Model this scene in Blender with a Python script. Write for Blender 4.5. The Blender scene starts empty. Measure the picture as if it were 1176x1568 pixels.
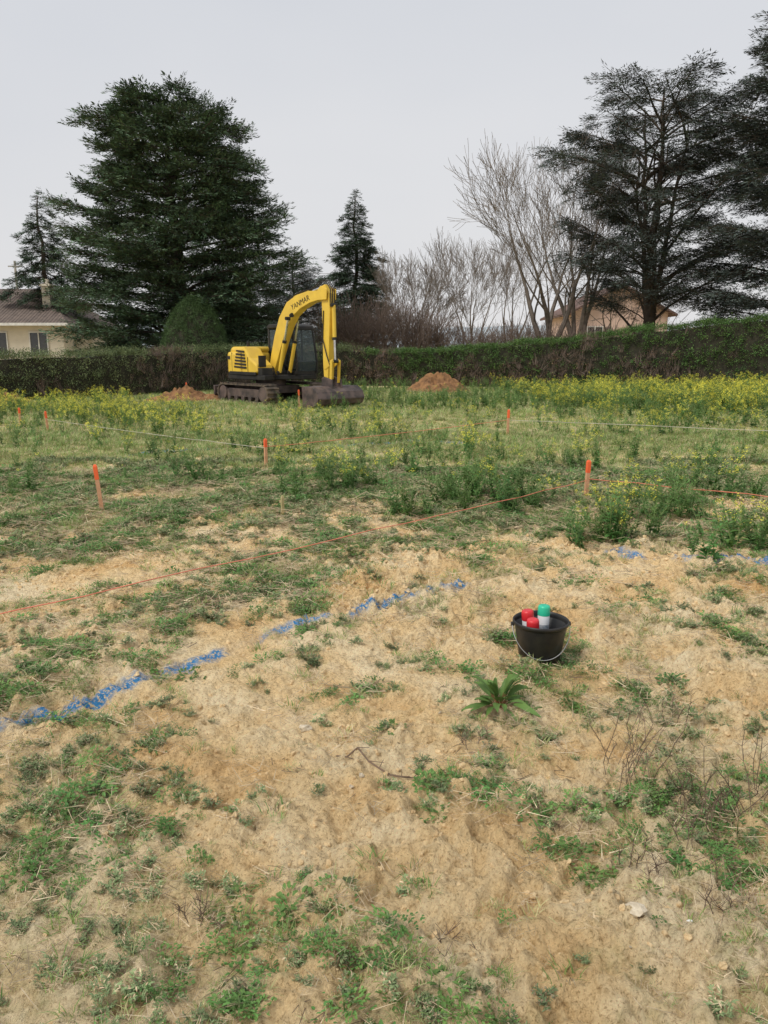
import bpy, math, random
import numpy as np
from mathutils import Vector, Matrix
random.seed(7)
rng = np.random.default_rng(7)
scene = bpy.context.scene
R = random.uniform

# ------------------------------------------------------------ helpers
def link(o):
    scene.collection.objects.link(o); return o

def empty(name, loc=(0,0,0), rz=0.0):
    e = bpy.data.objects.new(name, None); e.empty_display_size = 0.3
    e.location = loc; e.rotation_euler = (0,0,rz); return link(e)

class MB:
    def __init__(s): s.v=[]; s.f=[]; s.m=[]
    def add(s, vs, fs, m=0):
        b=len(s.v); s.v.extend([tuple(v) for v in vs])
        for f in fs:
            s.f.append(tuple(i+b for i in f)); s.m.append(m)
    def box(s, a, b, m=0):
        x0,y0,z0=a; x1,y1,z1=b
        s.add([(x0,y0,z0),(x1,y0,z0),(x1,y1,z0),(x0,y1,z0),(x0,y0,z1),(x1,y0,z1),(x1,y1,z1),(x0,y1,z1)],
              [(3,2,1,0),(4,5,6,7),(0,1,5,4),(1,2,6,5),(2,3,7,6),(3,0,4,7)], m)
    def tube(s, p0, p1, r0, r1, n=6, m=0, cap=False):
        p0=Vector(p0); p1=Vector(p1); d=p1-p0
        if d.length<1e-6: return
        d.normalize()
        a=d.orthogonal().normalized(); b=d.cross(a)
        vs=[]
        for p,r in ((p0,r0),(p1,r1)):
            for i in range(n):
                t=2*math.pi*i/n
                vs.append(p+a*(math.cos(t)*r)+b*(math.sin(t)*r))
        fs=[(i,(i+1)%n,n+(i+1)%n,n+i) for i in range(n)]
        if cap: fs += [tuple(range(n))[::-1], tuple(range(n,2*n))]
        s.add(vs,fs,m)
    def prism_y(s, poly, y0, y1, m=0):      # poly in (x,z)
        n=len(poly)
        vs=[(p[0],y0,p[1]) for p in poly]+[(p[0],y1,p[1]) for p in poly]
        fs=[(i,(i+1)%n,n+(i+1)%n,n+i) for i in range(n)]+[tuple(range(n))[::-1],tuple(range(n,2*n))]
        s.add(vs,fs,m)
    def prism_z(s, poly, z0, z1, m=0, top=1.0):
        n=len(poly)
        vs=[(p[0],p[1],z0) for p in poly]+[(p[0]*top,p[1]*top,z1) for p in poly]
        fs=[(i,(i+1)%n,n+(i+1)%n,n+i) for i in range(n)]+[tuple(range(n))[::-1],tuple(range(n,2*n))]
        s.add(vs,fs,m)
    def obj(s, name, mats, parent=None, smooth=False, bevel=0, linked=True):
        me=bpy.data.meshes.new(name); me.from_pydata(s.v,[],s.f)
        for m in mats: me.materials.append(m)
        if len(mats)>1: me.polygons.foreach_set('material_index', s.m)
        if smooth: me.polygons.foreach_set('use_smooth',[True]*len(s.f))
        me.update()
        o=bpy.data.objects.new(name,me)
        if linked: link(o)
        if parent: o.parent=parent
        if bevel:
            b=o.modifiers.new('bevel','BEVEL'); b.width=bevel; b.segments=2; b.limit_method='ANGLE'; b.angle_limit=math.radians(40)
        return o

def fixnormals(o):
    import bmesh
    bm=bmesh.new(); bm.from_mesh(o.data); bmesh.ops.recalc_face_normals(bm,faces=bm.faces); bm.to_mesh(o.data); bm.free()

def mat(name, col, col2=None, rough=.8, scale=5., bump=0., bscale=None, rand=0., metal=0., transl=0., spec=.3, detail=3, hue=0.):
    m=bpy.data.materials.new(name); m.use_nodes=True
    nt=m.node_tree; N=nt.nodes; L=nt.links; b=N['Principled BSDF']
    b.inputs['Roughness'].default_value=rough; b.inputs['Metallic'].default_value=metal
    b.inputs['Specular IOR Level'].default_value=spec
    tc=N.new('ShaderNodeTexCoord')
    no=N.new('ShaderNodeTexNoise'); no.inputs['Scale'].default_value=scale; no.inputs['Detail'].default_value=detail
    L.new(tc.outputs['Object'],no.inputs['Vector'])
    rp=N.new('ShaderNodeValToRGB')
    c2=col2 or tuple(c*.75 for c in col)
    rp.color_ramp.elements[0].position=.35; rp.color_ramp.elements[1].position=.65
    rp.color_ramp.elements[0].color=(*c2,1); rp.color_ramp.elements[1].color=(*col,1)
    L.new(no.outputs['Fac'],rp.inputs['Fac'])
    out=rp.outputs['Color']
    if rand:
        oi=N.new('ShaderNodeObjectInfo'); mr=N.new('ShaderNodeMapRange')
        mr.inputs['To Min'].default_value=1-rand; mr.inputs['To Max'].default_value=1+rand
        L.new(oi.outputs['Random'],mr.inputs['Value'])
        hs=N.new('ShaderNodeHueSaturation'); L.new(out,hs.inputs['Color']); L.new(mr.outputs[0],hs.inputs['Value'])
        if hue:
            m2=N.new('ShaderNodeMath'); m2.operation='MULTIPLY'; m2.inputs[1].default_value=7.31; L.new(oi.outputs['Random'],m2.inputs[0])
            m3=N.new('ShaderNodeMath'); m3.operation='FRACT'; L.new(m2.outputs[0],m3.inputs[0])
            m4=N.new('ShaderNodeMapRange'); m4.inputs['To Min'].default_value=.5-hue; m4.inputs['To Max'].default_value=.5+hue
            L.new(m3.outputs[0],m4.inputs['Value']); L.new(m4.outputs[0],hs.inputs['Hue'])
        out=hs.outputs['Color']
    L.new(out,b.inputs['Base Color'])
    if bump:
        nb=N.new('ShaderNodeTexNoise'); nb.inputs['Scale'].default_value=bscale or scale*4; nb.inputs['Detail'].default_value=8
        L.new(tc.outputs['Object'],nb.inputs['Vector'])
        bp=N.new('ShaderNodeBump'); bp.inputs['Strength'].default_value=bump; bp.inputs['Distance'].default_value=.02
        L.new(nb.outputs['Fac'],bp.inputs['Height']); L.new(bp.outputs[0],b.inputs['Normal'])
    if transl:
        t=N.new('ShaderNodeBsdfTranslucent'); mx=N.new('ShaderNodeMixShader'); mx.inputs[0].default_value=transl
        L.new(out,t.inputs['Color']); L.new(b.outputs[0],mx.inputs[1]); L.new(t.outputs[0],mx.inputs[2])
        L.new(mx.outputs[0],N['Material Output'].inputs['Surface'])
    return m

def hsh(ix,iy,seed):
    n=(ix*374761393+iy*668265263+seed*144269504)&0xffffffff
    n=((n^(n>>13))*1274126177)&0xffffffff
    n=n^(n>>16)
    return (n&0xffffff)/float(0xffffff)
def vn(x,y,s=0):
    x=np.asarray(x,float); y=np.asarray(y,float)
    ix=np.floor(x).astype(np.int64); iy=np.floor(y).astype(np.int64)
    fx=x-ix; fy=y-iy; fx=fx*fx*(3-2*fx); fy=fy*fy*(3-2*fy)
    a=hsh(ix,iy,s); b=hsh(ix+1,iy,s); c=hsh(ix,iy+1,s); d=hsh(ix+1,iy+1,s)
    return (a*(1-fx)+b*fx)*(1-fy)+(c*(1-fx)+d*fx)*fy
def fbm(x,y,s=0,o=4):
    t=0;a=.5;w=0
    for i in range(o):
        ca,sa=math.cos(i*1.1),math.sin(i*1.1)
        t=t+a*vn((x*ca-y*sa)*2**i+i*17.3,(x*sa+y*ca)*2**i-i*9.1,s+i); w+=a; a*=.5
    return t/w

DX,DY=.731,.683
def along(x,y): return x*DX+y*DY
def across(x,y): return -x*DY+y*DX

def Hf(x,y):
    x=np.asarray(x,float); y=np.asarray(y,float)
    r=np.sqrt(x*x+y*y)
    near=1/(1+(r/11.)**3)
    z=.10*(fbm(x*.25,y*.25,3)-.5)
    big=vn(x*2.1,y*2.1,11)-.5
    wx=x+.12*(vn(x*5,y*5,40)-.5); wy=y+.12*(vn(x*5,y*5,41)-.5)
    rid=1-np.abs(2*vn(wx*5.5,wy*5.5,12)-1)
    clod=vn(wx*12,wy*12,13); c2=vn(wx*24+3,wy*24,14); c3=vn(x*40+wy*3,y*40,15)
    c2r=1-np.abs(2*c2-1)
    rough=.45+1.3*np.clip(fbm(x*1.1,y*1.1,60,3)*2-.5,0,1)
    z=z+near*(.055*big+rough*(.036*(rid-.5)+.046*np.clip(clod-.4,0,1)*1.6+.032*(c2r-.5)+.028*(c3-.5)))
    for (c,w) in ((2.95,.16),(3.55,.14)):
        a=across(x,y)-c+.05*np.sin(along(x,y)*.9)
        z=z-near*.03*np.exp(-(a/w)**2)*(1+.35*np.sin(along(x,y)*38))
    a=x-(1.15+.10*y)+.04*np.sin(y*1.7)
    z=z-near*.05*np.exp(-(a/.15)**2)*(1+.45*np.sin(y*40+a*12))
    a=x-(.30+.16*y)+.04*np.sin(y*1.3)
    z=z-near*.03*np.exp(-(a/.14)**2)*(1+.45*np.sin(y*42+a*12))
    z=z+.06*np.exp(-(((x-.78)/.3)**2+((y-1.95)/.22)**2))
    return z

PAINT=[((-2.6,2.42),(-1.73,3.205)),((-1.73,3.205),(-1.447,3.464)),((-1.447,3.464),(-.964,3.995)),((-.964,3.995),(-.48,4.565)),((-.48,4.565),(.053,5.0)),((.053,5.0),(.576,5.355)),
       ((2.0,6.25),(3.05,5.9)),((3.05,5.9),(4.4,5.3)),((1.95,6.45),(2.2,6.2))]
def pdist(x,y):
    d=np.full(np.shape(x),99.)
    for (a,b) in PAINT:
        ax,ay=a; bx,by=b; vx,vy=bx-ax,by-ay; t=np.clip(((x-ax)*vx+(y-ay)*vy)/(vx*vx+vy*vy),0,1)
        d=np.minimum(d,np.hypot(x-ax-t*vx,y-ay-t*vy))
    return d
BLOBS=[(-.35,2.85,.55,.34,-.42),(.05,2.35,.33,.2,-.3),(-.45,3.3,.5,.22,-.24),(.3,4.15,.6,.3,-.1),(1.7,5.3,.6,.6,-.25),(1.5,6.7,.6,.35,-.3),(-.6,2.2,.25,.15,-.12),
 (.78,1.92,.3,.2,-.4),(-1.3,2.7,.45,.35,.35),(1.35,2.4,.55,.5,.35),(-.95,1.85,.5,.3,.35),(-.1,1.72,.4,.22,.25),(-1.5,4.1,1.1,.3,-.18),
 (.9,4.6,.5,.35,-.1),(1.9,3.9,.4,.6,-.12),(-.6,5.2,1.3,.35,.02),(.55,3.45,.2,.2,.1),(-2.2,5.2,1,.4,-.08),(-1.6,3.6,.3,.3,.2),(2.2,6.2,.45,.3,-.32)]
def veg(x,y):
    x=np.asarray(x,float); y=np.asarray(y,float)
    v=.28*fbm(x*1.2,y*1.2,21,2)+.38*fbm(x*4.2,y*4.2,25,3)+.34*fbm(x*12,y*12,29,2)
    b=np.interp(y,[0,3,5,6.5,8.5,12,20],[.03,.02,.015,.03,.09,.15,.23])
    for (cx,cy,rx,ry,a) in BLOBS:
        b=b+a*.5*np.exp(-(((x-cx)/rx)**2+((y-cy)/ry)**2))
    b=b-.14*np.exp(-(pdist(x,y)/.10)**2)
    return np.clip((v+b-.50)*8+.33,0,1)

# ------------------------------------------------------------ ground
def axis(lo,hi,step,glo,ghi,limlo,limhi):
    mid=list(np.arange(lo,hi,step)); up=[];s=step;v=mid[-1]
    while v<limhi: s*=ghi; v+=s; up.append(v)
    dn=[];s=step;v=mid[0]
    while v>limlo: s*=glo; v-=s; dn.append(v)
    return np.array(dn[::-1]+mid+up)
xs=axis(-2.4,2.8,.012,1.06,1.06,-2500,2500)
ys=axis(1.2,5.6,.012,1.25,1.022,-300,3000)
X,Y=np.meshgrid(xs,ys); nx,ny=len(xs),len(ys)
Z=Hf(X,Y)
co=np.stack([X.ravel(),Y.ravel(),Z.ravel()],1).astype(np.float32)
idx=np.arange(nx*ny).reshape(ny,nx)
q=np.stack([idx[:-1,:-1],idx[:-1,1:],idx[1:,1:],idx[1:,:-1]],-1).reshape(-1,4)
me=bpy.data.meshes.new('ground')
me.vertices.add(len(co)); me.vertices.foreach_set('co',co.ravel())
me.loops.add(q.size); me.loops.foreach_set('vertex_index',q.ravel().astype(np.int32))
me.polygons.add(len(q)); me.polygons.foreach_set('loop_start',np.arange(0,q.size,4,dtype=np.int32))
me.polygons.foreach_set('use_smooth',np.ones(len(q),bool))
me.update(calc_edges=True)
vv=veg(X,Y)*np.interp(Y,[3.5,9],[.55,1.])
at=me.attributes.new('veg','FLOAT','POINT'); at.data.foreach_set('value',vv.ravel().astype(np.float32))
pd=pdist(X,Y); pw=.040+.02*(vn(X*4,Y*4,77)-.5)
pt=np.clip(1.5-pd/pw,0,1)*np.clip((fbm(X*3.5,Y*3.5,78,3)-.35)*6,0.08,1)
at=me.attributes.new('paint','FLOAT','POINT'); at.data.foreach_set('value',pt.ravel().astype(np.float32))
ground=link(bpy.data.objects.new('ground',me))

gm=bpy.data.materials.new('soil_and_thatch'); gm.use_nodes=True
nt=gm.node_tree;N=nt.nodes;L=nt.links;bs=N['Principled BSDF']; bs.inputs['Roughness'].default_value=.95; bs.inputs['Specular IOR Level'].default_value=.1
tc=N.new('ShaderNodeTexCoord')
def noise(sc,det=6,rough=.6):
    n=N.new('ShaderNodeTexNoise'); n.inputs['Scale'].default_value=sc; n.inputs['Detail'].default_value=det; n.inputs['Roughness'].default_value=rough
    L.new(tc.outputs['Object'],n.inputs['Vector']); return n
def ramp(inp,els):
    r=N.new('ShaderNodeValToRGB'); cr=r.color_ramp
    while len(cr.elements)<len(els): cr.elements.new(.5)
    for e,(p,c) in zip(cr.elements,els): e.position=p; e.color=(*c,1)
    L.new(inp,r.inputs['Fac']); return r
def mix(f,a,b,mode='MIX'):
    m=N.new('ShaderNodeMix'); m.data_type='RGBA'; m.blend_type=mode
    if isinstance(f,float): m.inputs[0].default_value=f
    else: L.new(f,m.inputs[0])
    for s,i in ((a,6),(b,7)):
        if isinstance(s,tuple): m.inputs[i].default_value=(*s,1)
        else: L.new(s,m.inputs[i])
    return m.outputs[2]
s1=ramp(noise(1.6,4).outputs['Fac'],[(.3,(.80,.52,.24)),(.46,(.92,.68,.37)),(.62,(.97,.80,.52))])
s2=ramp(noise(20,6,.75).outputs['Fac'],[(.32,(.60,.52,.43)),(.44,(.98,.96,.93)),(.62,(1.12,1.12,1.12))])
soil=mix(.95,s1.outputs[0],s2.outputs[0],'MULTIPLY')
s3=ramp(noise(100,3,.75).outputs['Fac'],[(.36,(.60,.54,.48)),(.47,(1.08,1.08,1.08))])
soil=mix(.85,soil,s3.outputs[0],'MULTIPLY')
th=ramp(noise(9,7,.78).outputs['Fac'],[(.3,(.22,.23,.10)),(.43,(.33,.37,.15)),(.53,(.48,.46,.23)),(.62,(.78,.62,.37))])
th2=mix(.8,th.outputs[0],s3.outputs[0],'MULTIPLY')
va=N.new('ShaderNodeAttribute'); va.attribute_name='veg'
vb=N.new('ShaderNodeMath'); vb.operation='MULTIPLY_ADD'
L.new(noise(16,5,.7).outputs['Fac'],vb.inputs[0]); vb.inputs[1].default_value=2.4; vb.inputs[2].default_value=-1.5
vc=N.new('ShaderNodeMath'); vc.operation='ADD'; vc.use_clamp=True; L.new(vb.outputs[0],vc.inputs[0]); L.new(va.outputs['Fac'],vc.inputs[1])
vd=N.new('ShaderNodeMath'); vd.operation='MULTIPLY'; L.new(vc.outputs[0],vd.inputs[0]); vd.inputs[1].default_value=.72
col=mix(vd.outputs[0],soil,th2)
pa=N.new('ShaderNodeAttribute'); pa.attribute_name='paint'
pn=ramp(noise(60,3,.7).outputs['Fac'],[(.38,(0,0,0)),(.52,(1,1,1))])
pm=N.new('ShaderNodeMath'); pm.operation='MULTIPLY'; L.new(pa.outputs['Fac'],pm.inputs[0]); L.new(pn.outputs[0],pm.inputs[1])
col=mix(pm.outputs[0],col,(.07,.30,.62))
L.new(col,bs.inputs['Base Color'])
vo=N.new('ShaderNodeTexVoronoi'); vo.inputs['Scale'].default_value=36; L.new(tc.outputs['Object'],vo.inputs['Vector'])
nb=noise(70,6,.75)
ad=N.new('ShaderNodeMath'); ad.operation='MULTIPLY_ADD'; L.new(vo.outputs['Distance'],ad.inputs[0]); ad.inputs[1].default_value=-.6; L.new(nb.outputs['Fac'],ad.inputs[2])
bp=N.new('ShaderNodeBump'); bp.inputs['Strength'].default_value=1.; bp.inputs['Distance'].default_value=.03
L.new(ad.outputs[0],bp.inputs['Height']); L.new(bp.outputs[0],bs.inputs['Normal'])
me.materials.append(gm)

# ------------------------------------------------------------ GN scatter
def coll(name, objs):
    c=bpy.data.collections.new(name)
    for o in objs: c.objects.link(o)
    return c
def scatter(name, P, rot, scl, collection, nvar, parent=None):
    P=np.asarray(P,np.float32); n=len(P)
    me=bpy.data.meshes.new(name); me.vertices.add(n); me.vertices.foreach_set('co',P.ravel())
    a=me.attributes.new('rot','FLOAT_VECTOR','POINT'); a.data.foreach_set('vector',np.asarray(rot,np.float32).ravel())
    a=me.attributes.new('scl','FLOAT','POINT'); a.data.foreach_set('value',np.asarray(scl,np.float32).ravel())
    a=me.attributes.new('idx','INT','POINT'); a.data.foreach_set('value',rng.integers(0,nvar,n).astype(np.int32))
    o=link(bpy.data.objects.new(name,me))
    if parent: o.parent=parent
    g=bpy.data.node_groups.new(name+'_scatter','GeometryNodeTree')
    g.interface.new_socket('Geometry',in_out='INPUT',socket_type='NodeSocketGeometry')
    g.interface.new_socket('Geometry',in_out='OUTPUT',socket_type='NodeSocketGeometry')
    gi=g.nodes.new('NodeGroupInput'); go=g.nodes.new('NodeGroupOutput')
    ip=g.nodes.new('GeometryNodeInstanceOnPoints'); ci=g.nodes.new('GeometryNodeCollectionInfo')
    ci.inputs['Collection'].default_value=collection; ci.inputs['Separate Children'].default_value=True; ci.inputs['Reset Children'].default_value=True
    def na(nm,t):
        x=g.nodes.new('GeometryNodeInputNamedAttribute'); x.data_type=t; x.inputs['Name'].default_value=nm; return x.outputs['Attribute']
    g.links.new(gi.outputs[0],ip.inputs['Points']); g.links.new(ci.outputs[0],ip.inputs['Instance'])
    ip.inputs['Pick Instance'].default_value=True
    g.links.new(na('idx','INT'),ip.inputs['Instance Index'])
    g.links.new(na('rot','FLOAT_VECTOR'),ip.inputs['Rotation']); g.links.new(na('scl','FLOAT'),ip.inputs['Scale'])
    g.links.new(ip.outputs[0],go.inputs[0])
    md=o.modifiers.new('scatter','NODES'); md.node_group=g
    return o

# ------------------------------------------------------------ small plant sources
M_grass=mat('grass_blade',(.27,.39,.11),(.18,.29,.07),rough=.6,scale=8,rand=.35,transl=.2,hue=.03)
M_grassy=mat('grass_blade_yellow',(.54,.53,.25),(.36,.41,.16),rough=.7,scale=8,rand=.3,transl=.15,hue=.02)
M_weed=mat('weed_leaf',(.15,.29,.075),(.10,.20,.05),rough=.55,scale=12,rand=.35,transl=.2,hue=.02)
M_grey=mat('weed_greygreen',(.27,.34,.16),(.18,.24,.11),rough=.8,scale=12,rand=.3)
M_dry=mat('dry_straw',(.70,.57,.39),(.40,.29,.18),rough=.9,scale=10,rand=.4)
M_dark=mat('dead_stem',(.18,.12,.085),(.11,.08,.055),rough=.9,scale=10,rand=.3)
M_blue=mat('blue_marking_paint',(.10,.33,.66),(.06,.23,.52),rough=.6,scale=20)
M_yel=mat('yellow_flower',(.94,.88,.16),(.84,.77,.09),rough=.6,scale=20,rand=.15,transl=.3)
M_stem=mat('plant_stem',(.22,.30,.11),(.16,.23,.08),rough=.7)
M_clod=mat('soil_clod',(.95,.73,.43),(.84,.59,.31),rough=.95,scale=3,bump=.7,bscale=12,rand=.10)
M_stone=mat('pale_stone',(.74,.64,.48),(.56,.47,.34),rough=.9,scale=4,bump=.5)

def blade(mb,base,az,h,w,lean,m=0,seg=3):
    d=Vector((math.cos(az),math.sin(az),0)); s=Vector((-math.sin(az),math.cos(az),0))
    vs=[]
    for i in range(seg):
        t=i/seg; p=Vector(base)+d*(lean*h*t*t)+Vector((0,0,h*t*(1-.25*lean*t)))
        ww=w*(1-t*.6); vs+= [p-s*ww/2,p+s*ww/2]
    vs.append(Vector(base)+d*(lean*h)+Vector((0,0,h*(1-.25*lean)*.97)))
    fs=[(2*i,2*i+1,2*i+3,2*i+2) for i in range(seg-1)]+[(2*seg-2,2*seg-1,2*seg)]
    mb.add(vs,fs,m)
def leaf(mb,base,d,up,l,w,m=0,fold=.15):
    d=Vector(d).normalized(); s=d.cross(Vector(up)); 
    if s.length<1e-3: s=d.orthogonal()
    s.normalize(); u=s.cross(d)
    b=Vector(base)
    vs=[b,b+d*l*.35+s*w*.5+u*fold*w,b+d*l*.75+s*w*.38+u*fold*w*.6,b+d*l-u*l*.12,b+d*l*.75-s*w*.38+u*fold*w*.6,b+d*l*.35-s*w*.5+u*fold*w,b+d*l*.5]
    mb.add(vs,[(0,1,6),(1,2,6),(2,3,6),(3,4,6),(4,5,6),(5,0,6)],m)

def src_tuft(name,n,h,w,rad,lean,m,mdry=None):
    mb=MB()
    for i in range(n):
        a=R(0,6.28); r=rad*math.sqrt(R(0,1))
        blade(mb,(math.cos(a)*r,math.sin(a)*r,-.005),a+R(-1.2,1.2),h*R(.45,1.1),w*R(.7,1.2),R(*lean),1 if (mdry and R(0,1)<.2) else 0)
    return mb.obj(name,[m,mdry or m],linked=False)
grassA=[src_tuft('grass_tuft_%d'%i,26,.045,.0035,.045,(.4,1.7),M_grass,M_dry) for i in range(4)]
grassA+= [src_tuft('grass_tuft_y%d'%i,24,.04,.003,.05,(.5,1.9),M_grassy,M_dry) for i in range(3)]
def src_weed(name,n,rad,ls,m,hh=.03):
    mb=MB()
    for i in range(n):
        a=R(0,6.28); r=rad*math.sqrt(R(0,1)); z=hh*R(.1,1)*(1-.6*r/rad)
        a2=a+R(-.9,.9)
        leaf(mb,(math.cos(a)*r,math.sin(a)*r,z),(math.cos(a2),math.sin(a2),R(-.25,.6)),(0,0,1),ls*R(.6,1.3),ls*R(.45,.7))
        if i%3==0: blade(mb,(0,0,-.005),a,z*1.2+.01,.002,r/(z*1.2+.01),0,2)
    return mb.obj(name,[m],linked=False)
weedA=[src_weed('leafy_weed_%d'%i,44,.055,.018,M_weed) for i in range(3)]+[src_weed('leafy_weed_s%d'%i,56,.07,.013,M_weed,.04) for i in range(2)]
def src_feather(name,m,mdry):
    mb=MB()
    for s in range(13):
        a=R(0,6.28); l=R(.015,.042); el=R(.3,1.3); o=Vector((R(-.02,.02),R(-.02,.02),0)); cu=R(-1,1)
        for k in range(7):
            t=(k+R(0,.8))/7; aa=a+cu*t; p=o+Vector((math.cos(aa)*l*t*math.cos(el),math.sin(aa)*l*t*math.cos(el),l*t*math.sin(el)))
            for sg in (-1,1):
                a2=aa+sg*R(.3,1.4); leaf(mb,p,(math.cos(a2),math.sin(a2),R(-.2,.9)),(R(-.4,.4),R(-.4,.4),1),.011*R(.5,1.3),.0035,1 if R(0,1)<.15 else 0)
    return mb.obj(name,[m,mdry],linked=False)
featA=[src_feather('feathery_weed_%d'%i,M_grey,M_dry) for i in range(4)]
def src_straw(name,m,n=14,l0=.09,r=.0014):
    mb=MB()
    for i in range(n):
        a=R(0,6.28); p=Vector((R(-.07,.07),R(-.07,.07),R(.0,.015))); l=l0*R(.3,1.1); d=Vector((math.cos(a),math.sin(a),R(-.15,.25)))
        mb.tube(p,p+d*l,r,r*.6,3)
    return mb.obj(name,[m],linked=False)
strawA=[src_straw('straw_%d'%i,M_dry,16) for i in range(5)]+[src_straw('twigs_%d'%i,M_dark,8,.08,.0015) for i in range(1)]
def src_clod(name,m,fl=.65):
    import bmesh
    bm=bmesh.new(); bmesh.ops.create_icosphere(bm,subdivisions=2,radius=.5)
    sd=R(0,50)
    for v in bm.verts:
        k=.5+1.0*float(vn(v.co.x*3.4+sd,v.co.y*3.4+v.co.z*3.9,5)); v.co*=k; v.co.z*=fl
    me=bpy.data.meshes.new(name); bm.to_mesh(me); bm.free(); me.materials.append(m); return bpy.data.objects.new(name,me)
clodA=[src_clod('clod_%d'%i,M_clod) for i in range(6)]
stoneA=[src_clod('pebble_%d'%i,M_stone) for i in range(2)]
blueA=[src_tuft('painted_blades_%d'%i,18,.035,.004,.035,(.3,1.5),M_blue) for i in range(2)]

C_grass=coll('src_grass',grassA); C_weed=coll('src_weed',weedA); C_feat=coll('src_feather',featA)
C_straw=coll('src_straw',strawA); C_clod=coll('src_clod',clodA); C_stone=coll('src_pebble',stoneA); C_blue=coll('src_painted',blueA)

def wedge(n,y0,y1,k=.58,pad=.5):
    u=rng.random(n)
    y=np.sqrt(y0**2+(y1**2-y0**2)*u)
    x=(rng.random(n)*2-1)*(y*k+pad)
    return x,y
def place(name,x,y,s0,s1,C,nv,tilt=.15,dz=0.,grow=None):
    n=len(x); z=Hf(x,y)+dz
    rot=np.stack([rng.normal(0,tilt,n),rng.normal(0,tilt,n),rng.random(n)*6.283],1)
    s=s0+(s1-s0)*rng.random(n)**1.5
    if grow is not None: s=s*grow(y)
    return scatter(name,np.stack([x,y,z],1),rot,s,C,nv)
g1=lambda y:np.interp(y,[1.5,5,9,16,30],[.75,1.0,1.4,2.2,3.2])
x,y=wedge(46000,1.3,10); v=veg(x,y); k=rng.random(len(x))<v*np.clip(.25+.75*vn(x*3,y*3,90),0,1)*np.interp(y,[3,5,7.5,10],[.7,.9,.9,.35])+.02; place('grass',x[k],y[k],.45,1.4,C_grass,7,.2,0,g1)
x,y=wedge(34000,8,16,.58,1.5); v=veg(x,y); k=rng.random(len(x))<v*np.interp(y,[8,10],[.3,.8])+.02; place('grass',x[k],y[k],.5,1.35,C_grass,7,.2,0,g1)
x,y=wedge(42000,15,34,.58,1.5); v=veg(x,y); k=rng.random(len(x))<v*.85+.03; place('grass',x[k],y[k],.6,1.5,C_grass,7,.2,0,g1)
x,y=wedge(24000,1.3,11); v=veg(x,y); k=(rng.random(len(x))<v**1.6)&(fbm(x*1.7,y*1.7,33,3)>.47); place('leafy_weeds',x[k],y[k],.45,1.3,C_weed,5,.2,.004,lambda y:np.interp(y,[1.5,8,11],[.95,1.3,1.7]))
x,y=wedge(22000,1.3,12); v=veg(x,y); k=(rng.random(len(x))<v*.9+.01)&(fbm(x*1.4,y*1.4,36,3)<.56); place('feathery_weeds',x[k],y[k],.6,1.4,C_feat,4,.25,0,lambda y:np.interp(y,[1.5,8,12],[.9,1.7,2.2]))
x,y=wedge(17000,1.3,11); v=veg(x,y); k=rng.random(len(x))<.08+.6*v; place('straw_litter',x[k],y[k],.4,1.2,C_straw,6,.12,.008,lambda y:np.interp(y,[1.5,8],[.8,1.6]))
x,y=wedge(36000,1.3,9); v=veg(x,y); k=rng.random(len(x))<(1.0-.6*v)*np.clip(fbm(x*2,y*2,50,3)*2.6-.8,.06,1); place('soil_clods',x[k],y[k],.006,.032,C_clod,6,.6,-.003,lambda y:np.interp(y,[1.5,4,9],[.75,1.,1.5]))
x,y=wedge(30,1.3,6); place('pebbles',x,y,.008,.02,C_stone,2,.5,.003)
px=[];py=[]
for (a,b) in PAINT+[((-1.0,13.6),(.6,14.3)),((.6,14.3),(1.7,14.0)),((-4.2,12.6),(-2.8,13.4))]:
    l=math.hypot(b[0]-a[0],b[1]-a[1])
    for i in range(int(l*34)):
        t=R(0,1); X0=a[0]+(b[0]-a[0])*t+random.gauss(0,.016); Y0=a[1]+(b[1]-a[1])*t+random.gauss(0,.016)
        if Y0>10 or R(0,1)<.2+.5*float(veg(X0,Y0)): px.append(X0);py.append(Y0)
place('blue_marking_line',np.array(px),np.array(py),.35,.85,C_blue,2,.2,0,g1)

# ------------------------------------------------------------ mustard / tall weeds
def src_mustard(name,h,flowers,nb=5,leafy=1.0):
    mb=MB()
    for k in range(random.randint(2,3)):
        a=R(0,6.28); off=Vector((R(-.05,.05),R(-.05,.05),0))
        top=off+Vector((math.cos(a)*h*.25,math.sin(a)*h*.25,h*R(.75,1)))
        mb.tube(off,top,.006,.003,4,1)
        for i in range(int(16*leafy)):
            t=R(.05,.9)**1.2; p=off.lerp(top,t); a2=R(0,6.28); l=(.13-.08*t)*R(.7,1.2)*h/.6
            leaf(mb,p,(math.cos(a2),math.sin(a2),R(.0,.9)),(0,0,1),l,l*.38,0)
        for i in range(nb):
            t=R(.35,.95); p=off.lerp(top,t); a2=R(0,6.28); q=p+Vector((math.cos(a2)*.13,math.sin(a2)*.13,R(.1,.24)))*(h/.6)
            mb.tube(p,q,.003,.002,3,1)
            for j in range(5):
                a3=R(0,6.28); tt=R(0,1); leaf(mb,p.lerp(q,tt),(math.cos(a3),math.sin(a3),R(0,.8)),(0,0,1),.05*h/.6,.018,0)
            if R(0,1)<flowers:
                for j in range(12):
                    c=q+Vector((random.gauss(0,.02),random.gauss(0,.02),random.gauss(0.01,.022)))
                    a3=R(0,6.28); leaf(mb,c,(math.cos(a3),math.sin(a3),R(-.4,.5)),(0,0,1),.023,.02,2)
    return mb.obj(name,[M_weed,M_stem,M_yel],linked=False)
mF=[src_mustard('mustard_flowering_%d'%i,.6,.85,7,.9) for i in range(4)]
mG=[src_mustard('mustard_green_%d'%i,.5,.10,4,1.5) for i in range(4)]
C_mF=coll('src_mustard_f',mF); C_mG=coll('src_mustard_g',mG)
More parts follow.
